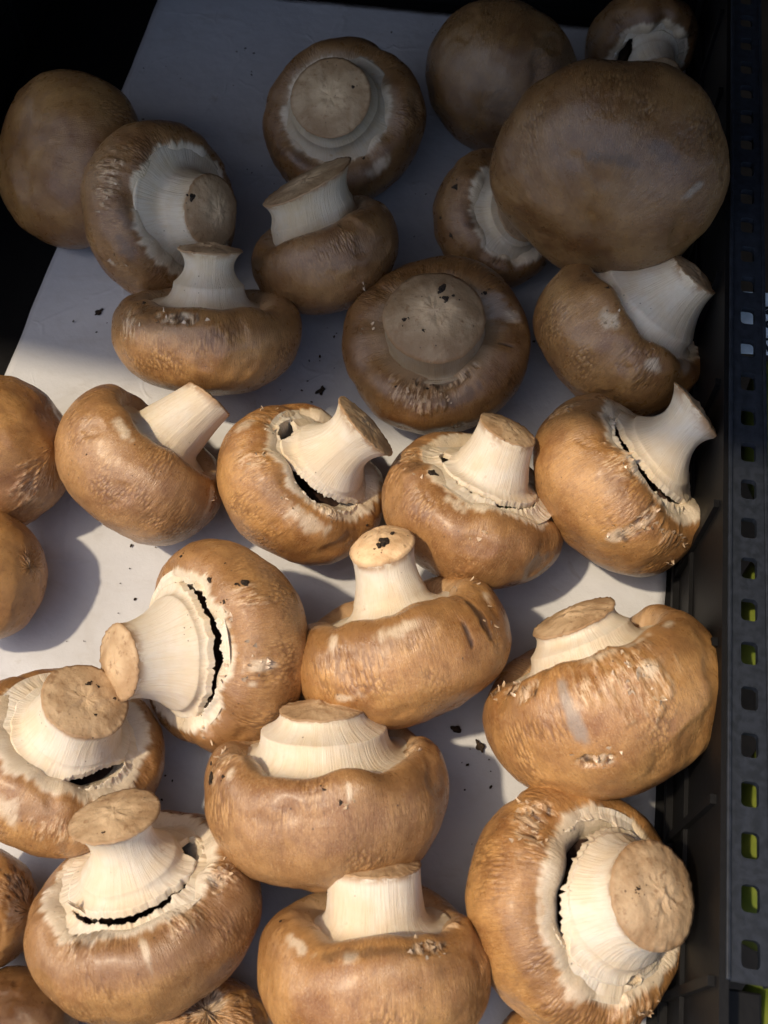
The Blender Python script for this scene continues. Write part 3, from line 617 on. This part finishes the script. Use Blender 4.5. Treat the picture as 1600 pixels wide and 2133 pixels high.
CURL = {'R': [(-22.8, 0.732), (-75.6, 0.805), (-13.2, 0.718), (13.2, 0.826), (-3.6, 0.732), (-20.4, 0.826)], 'O': [(-10.8, 0.812), (24.0, 0.725), (51.6, 0.752), (21.6, 0.644), (-4.8, 0.812), (-68.4, 0.691), (32.4, 0.745), (64.8, 0.745), (64.8, 0.664)], 'T': [(20.4, 0.738), (25.2, 0.725), (9.6, 0.711), (-14.4, 0.503), (-16.8, 0.537), (24.0, 0.671), (-8.4, 0.523), (-52.8, 0.819), (-39.6, 0.792), (-68.4, 0.805), (19.2, 0.711)], 'N': [(-75.6, 0.772), (93.6, 0.819), (-43.2, 0.758), (13.2, 0.718)], 'M': [(-96.0, 0.738), (-66.0, 0.832), (-34.8, 0.772), (2.4, 0.792), (39.6, 0.819)], 'W': [(55.2, 0.799), (49.2, 0.812), (61.2, 0.792), (52.8, 0.799)], 'V': [(81.6, 0.926), (90.0, 0.899), (66.0, 0.886), (-81.6, 0.805), (9.6, 0.745)], 'Y': [(-52.8, 0.738), (-46.8, 0.779), (-38.4, 0.752), (-33.6, 0.785), (-56.4, 0.698), (99.6, 0.805), (111.6, 0.779)], 'L': [(61.2, 0.738), (63.6, 0.758)], 'X': [(28.8, 0.805), (32.4, 0.792), (24.0, 0.799)], 'K': [(-19.2, 0.772), (-13.2, 0.758), (-28.8, 0.758), (-46.8, 0.711)], 'J': [(-10.8, 0.758), (22.8, 0.839)], 'P': [(-54.0, 0.242), (-73.8, 0.303), (-30.6, 0.212), (-66.6, 0.192)], 'Z': [(61.2, 0.172), (0.0, 0.141), (77.4, 0.091)], 'b': [(153.0, 0.061), (-144.0, 0.081), (-100.8, 0.131)], 'I': [(-14.4, 0.805), (7.2, 0.819), (-88.8, 0.826)], 'B': [(-25.2, 0.711), (31.2, 0.678), (-7.2, 0.711)], 'D': [(19.8, 0.465)], 'G': [(67.2, 0.349), (98.4, 0.148)], 'S': [(50.4, 0.725), (62.4, 0.872), (68.4, 0.812)]}

LABEL = {
 'A': 'smooth brown cap at far left, dome up, half on the black crate floor',
 'B': 'shaded mushroom leaning on the smooth far left cap, round cut stem aimed right',
 'C': 'mushroom at the far end of the paper, wide cut stem facing straight up',
 'D': 'shaded mushroom lying below the far face-up one, thick pale stem with dark slanted cut',
 'E': 'dark smooth dome at the far end behind the biggest dome cap',
 'F': 'mushroom in the far right corner with torn white veil and open dark gap',
 'G': 'biggest smooth dome cap, dark brown, piled on others at the far right',
 'H': 'mushroom tucked under the left side of the biggest dome, strip of cream veil showing',
 'I': 'shaded face-up mushroom in the middle with very wide grey cut stem and black scratch',
 'J': 'mushroom below the biggest dome with thick white stem aimed at the slotted rim',
 'K': 'oblong mushroom lying on bare paper at left, short white stem pointing to the far end',
 'L': 'smooth golden mushroom beside two plain caps at left, clean white stem slanting up right',
 'M': 'mushroom with two ragged dark slits beside its stem, in the middle row',
 'N': 'mushroom with one thin toothed slit and a dark spot on its cap',
 'O': 'mushroom nearest the slotted rim in the middle row, frayed white veil and flared stem',
 'P': 'upper of two plain caps cut off by the left photo edge',
 'Q': 'lower of two plain caps cut off by the left photo edge, no flesh showing',
 'R': 'mushroom with stem pointing left and a long black crescent slit across its pale veil',
 'S': 'mushroom with black scratches on its right lobe, in the centre of the near half',
 'T': 'large mushroom by the slotted rim with grey scrape and torn brown skin on its cap',
 'U': 'mushroom cut off at left, round brown stem end facing up, short slit below it',
 'V': 'bean-shaped mushroom with torn patch on its right lobe and black dirt on its left lobe',
 'W': 'mushroom at lower left whose stem has an oval tan cut end and white shaft',
 'X': 'mushroom at the near edge with clean white stem tucked beneath the bean-shaped cap',
 'Y': 'large mushroom at lower right, tan stem end aimed at the rim, long black slit',
 'Z': 'scuffed cap cut off by the left edge, beside the mushroom with oval tan stem end',
 'a': 'shadowed reddish brown cap in the lower left corner',
 'b': 'flaky ragged cap peeking in at the bottom edge of the photo',
 'c': 'sliver of brown cap at the bottom edge beneath the large lower right mushroom',
}
def loose_skin(root, m, R, X, NX, at, spots):
    """curled scales of skin lifting off the cap, each with its own tilt and outline"""
    rng = random.Random(m['seed']); nu, nv = X.shape[:2]
    V, F, A = [], [], []
    for (az, t) in spots:
        for k in range(rng.choice((3, 4, 5))):
            ii = int(round((az + rng.gauss(0, 4)) % 360 / 360 * nu)) % nu
            jj = min(nv - 4, max(3, int(round((t + rng.gauss(0, 0.018)) * (nv - 1)))))
            p, n = Vector(X[ii, jj]), Vector(NX[ii, jj])
            if n.dot(p) < 0: n = -n
            d = Vector(X[ii, jj + 2] - X[ii, jj - 2]).normalized(); c = n.cross(d)
            ro = rng.gauss(0, 0.5); d, c = d * math.cos(ro) + c * math.sin(ro), c * math.cos(ro) - d * math.sin(ro)
            if rng.random() < 0.5: d = -d
            L_, W_, up = rng.uniform(0.03, 0.085), rng.uniform(0.02, 0.05), rng.uniform(0.006, 0.028)
            b0 = len(V); nr = 5; ph = rng.uniform(0, 6)
            for a in range(nr + 1):
                v = a / nr; w = W_ * (1 - 0.8 * v ** 2.2) * (1 + 0.25 * math.sin(5 * v + ph))
                for u in (-1, -0.4, 0.3, 1):
                    V.append((p + c * (u * w * 0.5) + d * (v * L_ * (1 - 0.2 * v)) + n * (-0.006 + 0.010 * v + up * v * v * (1 + 0.3 * math.sin(3 * u + ph)))) * R)
                    A.append((tuple(at['ang'][ii, jj]), 0.35 + 0.65 * v))
            for a in range(nr):
                for u in range(3): F.append((b0 + a * 4 + u, b0 + a * 4 + u + 1, b0 + a * 4 + u + 5, b0 + a * 4 + u + 4))
    me = bpy.data.meshes.new('loose_skin'); me.from_pydata(V, [], F)
    for q in me.polygons: q.use_smooth = True
    me.attributes.new('ang', 'FLOAT_VECTOR', 'POINT').data.foreach_set('vector', [x for a in A for x in a[0]])
    me.attributes.new('pale', 'FLOAT', 'POINT').data.foreach_set('value', [a[1] for a in A])
    me.attributes.new('tone', 'FLOAT', 'POINT').data.foreach_set('value', [1.0] * len(A))
    o = link('loose_skin', me, M_CAP, root); o['kind'] = 'stuff'
FLAPS = {'X': [(62, .52, .26, .26, .20, .5), (40, .56, .24, .18, .10, .7)], 'W': [(-70, .46, .30, .14, .34, .2), (75, .60, .28, .26, .16, .3)],
         'L': [(-62, .50, .25, .18, .12, .6), (-80, .55, .24, .12, .14, .6)], 'O': [(80, .52, .34, .10, .16, .9), (-60, .52, .34, .14, .16, .8)],
         'N': [(82, .50, .34, .14, .14, .9)], 'K': [(78, .46, .28, .16, .14, .9), (-84, .50, .26, .2, .12, .9)], 'S': [(75, .46, .25, .12, .14, 1.0)],
         'J': [(40, .58, .3, .14, .10, .8)], 'M': [(-30, .56, .36, .05, .03, 1.0)]}
def veil_flap(root, m, R, az, r, z, w, h, lean):
    """a thin torn tongue of veil standing up from the ring"""
    nu, nv = 22, 10
    u = np.linspace(-1, 1, nu)[:, None]; t = np.linspace(0, 1, nv)[None, :]
    sd = az * 0.37 + m['seed']
    top = h * (0.75 + 0.6 * fbm(np.stack([u * 1.6 + sd, 0 * u, 0 * u + sd], -1), 3)) * (1 - np.abs(u) ** 3)
    a = math.radians(az) + u * w / r * 0.5
    hh = t * np.maximum(top, 0.005)
    rr = r + lean * hh + 0.25 * hh ** 2 / h + 0.012 * fbm(np.stack([u * 3 + sd + 0 * t, 0 * u + t * 2, 0 * u + sd + 0 * t], -1), 2)
    zz = z - 0.05 + hh * math.sqrt(max(0.05, 1 - min(lean, 0.95) ** 2))
    A = np.stack([rr * np.cos(a), rr * np.sin(a), zz + 0 * u], -1)
    B = A + np.stack([-np.cos(a) + 0 * t, -np.sin(a) + 0 * t, 0 * a + 0.3 + 0 * t], -1) * 0.012
    G = np.concatenate([A, B[::-1]], 0)
    o = link('veil_flap', grid_mesh('veil_flap', warp(m, G) * R, dict(ang=np.stack([G[..., 0], G[..., 1], G[..., 2]], -1), tone=np.full_like(G[..., 0], m['ftone']))), M_FLESH, root)
CRUMBS = [(-0.0230, 0.0500, 0.0016, 1, 'small dark green crumb on the paper left of the wide grey cut stem'),
          (0.0297, -0.0821, 0.0013, 2, 'dark triangular crumb on lit paper left of the scraped mushroom'),
          (0.0224, -0.0768, 0.0013, 3, 'ragged crumb on shaded paper beside the dark triangular one'),
          (-0.1085, 0.0860, 0.0012, 4, 'flat brown crumb on the paper below the smooth far left cap')]
VEG = [(0.123, -0.037, 0.037, 0.046, 0.0185, 0.15, 0.0, 1, 'short yellow green vegetable beyond the middle of the slotted rim'),
       (0.122, -0.100, 0.036, 0.062, 0.0180, -0.05, 0.05, 2, 'long yellow green vegetable beyond the near slots of the rim'),
       (0.122, -0.156, 0.034, 0.050, 0.0180, 0.08, -0.03, 3, 'green vegetable nearest the bottom right corner, below the last slots'),
       (0.128, 0.028, 0.032, 0.060, 0.0180, 0.30, 0.1, 4, 'shaded green vegetable below the pale price card'),
       (0.158, -0.070, 0.040, 0.070, 0.0190, 0.4, 0.0, 5, 'green vegetable in the second row beyond the rim')]
CARD = (0.131, 0.0637, 0.047)
BIG = set('LMNORSTUVWXYIKJGB')
for key, loc, ex, ez, R, shp in MUSHROOMS:
    m = P_(shp)
    ex = Vector(ex); ez = Vector(ez); ey = ez.cross(ex)
    root = empty('mushroom', loc, LABEL[key], 'mushroom', 'brown mushrooms lying in the crate')
    Mx = Matrix((ex, ey, ez)).transposed().to_4x4(); Mx.translation = Vector(loc)
    root.matrix_world = Mx
    nu, nv = (300, 150) if key in BIG else (200, 100)
    X, at_cap = cap_grid(m, nu, nv)
    link('cap', grid_mesh('cap', X * R, at_cap), M_CAP, root)
    St, at = stem_grid(m, 160, 60)
    stem = link('stem', grid_mesh('stem', St * R, at), M_FLESH, root)
    Cu, at = cut_grid(m, St, 16)
    link('cut_end', grid_mesh('cut_end', Cu * R, at), M_CUT, stem)
    if key in 'AEGPQZabc': continue
    if m['slits']:
        V, at = veil_grid(m, 320, 28)
        link('veil', grid_mesh('veil', V * R, at), M_FLESH, root)
        Gl, at = gill_grid(m, 360)
        link('gills', grid_mesh('gills', Gl * R, at, smooth=False), M_GILL, root)
    def soil_on(p, n, s, seed):
        bm = bmesh.new(); rng = random.Random(seed)
        q = Vector(n).to_track_quat('Z', 'Y')
        for piece in range(rng.choice((3, 4, 5, 6))):
            big = piece == 0
            ss = s * (0.72 if big else rng.uniform(0.12, 0.34)) * R
            off = Vector((0, 0, 0)) if big else Vector((rng.gauss(0, 1.0), rng.gauss(0, 1.0), 0)) * s * R
            sx = rng.uniform(0.7, 1.4); ph = rng.uniform(0, 6)
            for v in bmesh.ops.create_icosphere(bm, subdivisions=3 if big else 2, radius=1.0)['verts']:
                c = v.co.copy()
                k = 1 + 0.30 * math.sin(2.6 * c.x + ph) * math.cos(3.1 * c.y + ph) + 0.12 * math.sin(9 * c.x + ph) * math.sin(8 * c.y) + rng.uniform(-0.03, 0.03)
                v.co = Vector(p) + q @ (off + Vector((c.x * sx * k, c.y / sx * k, c.z * 0.5 * k)) * ss)
        bm_obj('soil_crumb', bm, M_SOIL, root, smooth=True)
    if key in SOIL or key in CURL: NX = grid_normals(X)
    for (az, t, s) in SOIL.get(key, ()):
        i = int(round((az % 360) / 360 * nu)) % nu; j = min(nv - 2, int(round(t * (nv - 1))))
        soil_on(X[i, j] * R, NX[i, j], s, int(az * 7 + t * 1000))
    for (az, t, s) in CUTSOIL.get(key, ()):
        na, nr = Cu.shape[:2]
        i = int(round((az % 360) / 360 * na)) % na; j = min(nr - 2, max(2, int(round(1 + (1 - t) * (nr - 2)))))
        soil_on(Cu[i, j] * R, -grid_normals(Cu)[i, j] if grid_normals(Cu)[i, j] @ (Cu[0, -1] - St[:, 0].mean(0)) < 0 else grid_normals(Cu)[i, j], s, int(az * 7 + t * 1000))
    if key in CURL: loose_skin(root, m, R, X, NX, at_cap, CURL[key])
    for (az, r, z, w, h, lean) in FLAPS.get(key, ()):
        veil_flap(root, m, R, az, r, z, w, h, lean)

# ---------------------------------------------------------------- what lies loose on the paper
nb = Matrix.Rotation(YAW, 4, 'Z')
def crumb(x, y, s, seed, label):
    rng = random.Random(seed); bm = bmesh.new(); bmesh.ops.create_icosphere(bm, subdivisions=3, radius=1.0)
    for v in bm.verts:
        k = 1 + 0.5 * math.sin(3.1 * v.co.x + seed) * math.sin(3.7 * v.co.y + 2 * seed) + rng.uniform(-0.1, 0.1)
        v.co = Vector((v.co.x * s * k * 1.3, v.co.y * s * k * 0.8, v.co.z * s * 0.3 * k + s * 0.3))
    o = bm_obj('soil_crumb', bm, M_SOIL, smooth=True); o.location = (x, y, 0); o.rotation_euler = (0, 0, seed)
    tag(o, label, 'soil crumb', 'soil crumbs on the paper')
for c in CRUMBS: crumb(*c)
rng = random.Random(11); bm = bmesh.new()
for k in range(320):
    x, y = rng.uniform(-0.145, 0.094), rng.uniform(-0.185, 0.25)
    if rng.random() < 0.5 and k: x, y = px + rng.gauss(0, 0.006), py + rng.gauss(0, 0.006)
    px, py = x, y
    s_ = rng.choice((0.00018, 0.00022, 0.0003, 0.0003, 0.00045))
    vs = bmesh.ops.create_icosphere(bm, subdivisions=1, radius=1.0)['verts']; a = rng.uniform(0, 6)
    for v in vs:
        c = v.co * rng.uniform(0.7, 1.2); u = c.x * rng.uniform(1.2, 1.8)
        w_ = nb @ Vector((x + s_ * (u * math.cos(a) - c.y * math.sin(a)), y + s_ * (u * math.sin(a) + c.y * math.cos(a)), 0))
        v.co = Vector((w_.x, w_.y, s_ * (0.5 + c.z * 0.6)))
tag(bm_obj('soil_dust', bm, M_SOIL), 'fine brown soil dust scattered over the white paper', 'soil dust', kind='stuff')

# ---------------------------------------------------------------- the neighbouring produce beyond the slotted rim
def green_veg(x, y, z, L, r, rz, rx, seed, label):
    """a smooth tapering green fruit lying on its side, with a stalk"""
    root = empty('green_vegetable', nb @ Vector((x, y, z)), label, 'vegetable', 'green vegetables beside the crate')
    root.rotation_euler = (rx, 0, rz + YAW)
    nu, nv = 40, 48
    a = np.linspace(0, 2 * np.pi, nu, endpoint=False)[:, None]; t = np.linspace(0, 1, nv)[None, :]
    rad = r * (np.sin(np.pi * t ** 0.8) ** 0.55) * (1 - 0.25 * t) * (1 + 0.05 * np.cos(3 * a + seed) * np.sin(np.pi * t))
    X = np.stack([rad * np.cos(a), (t - 0.5) * L + 0 * a, rad * np.sin(a)], -1)
    X += 0.0012 * fbm(X * 60 + seed, 2)[..., None]
    link('body', grid_mesh('body', X, {}), M_GREEN, root)
    bm = bmesh.new(); bmesh.ops.create_cone(bm, cap_ends=True, segments=10, radius1=r * 0.16, radius2=r * 0.12, depth=r * 0.9,
                                           matrix=Matrix.Translation((0, -L / 2 - r * 0.3, 0)) @ Matrix.Rotation(math.pi / 2, 4, 'X'))
    bm_obj('stalk', bm, M_STALK, root, smooth=True)
for v in VEG: green_veg(*v)

card = empty('price_card', nb @ Vector(CARD[:3]), 'pale price card with dark print lying beyond the far part of the slotted rim', 'card', rz=YAW)
card.rotation_euler = (math.radians(8), 0, YAW + math.radians(4))
bm = bmesh.new(); add_box(bm, (-0.0235, -0.0115, -0.0004), (0.022, 0.0115, 0), 0.0001); bm_obj('card_sheet', bm, M_CARD, card)
def lettering(txt, x, y, size, rot):
    cu = bpy.data.curves.new('print', 'FONT'); cu.body = txt; cu.size = size; cu.extrude = 0.0001; cu.offset = 0.0002
    tmp = bpy.data.objects.new('print', cu); COL.objects.link(tmp)
    dg = bpy.context.evaluated_depsgraph_get(); dg.update()
    me = bpy.data.meshes.new_from_object(tmp.evaluated_get(dg)); bpy.data.objects.remove(tmp)
    me.materials.clear()
    o = link('print', me, M_INK, card); o.location = (x, y, 0.0003); o.rotation_euler = (0, 0, rot)
lettering('na', -0.0176, 0.0032, 0.0055, 0.05)
lettering('So', -0.0176, -0.0020, 0.0055, 0.05)
lettering('A', -0.0176, -0.0106, 0.0055, 0.05)
bm = bmesh.new(); add_box(bm, (-0.0176, -0.0046, 0.0001), (0.010, -0.0039, 0.0004))
o = bm_obj('print', bm, M_INK, card); o.rotation_euler = (0, 0, 0.12)
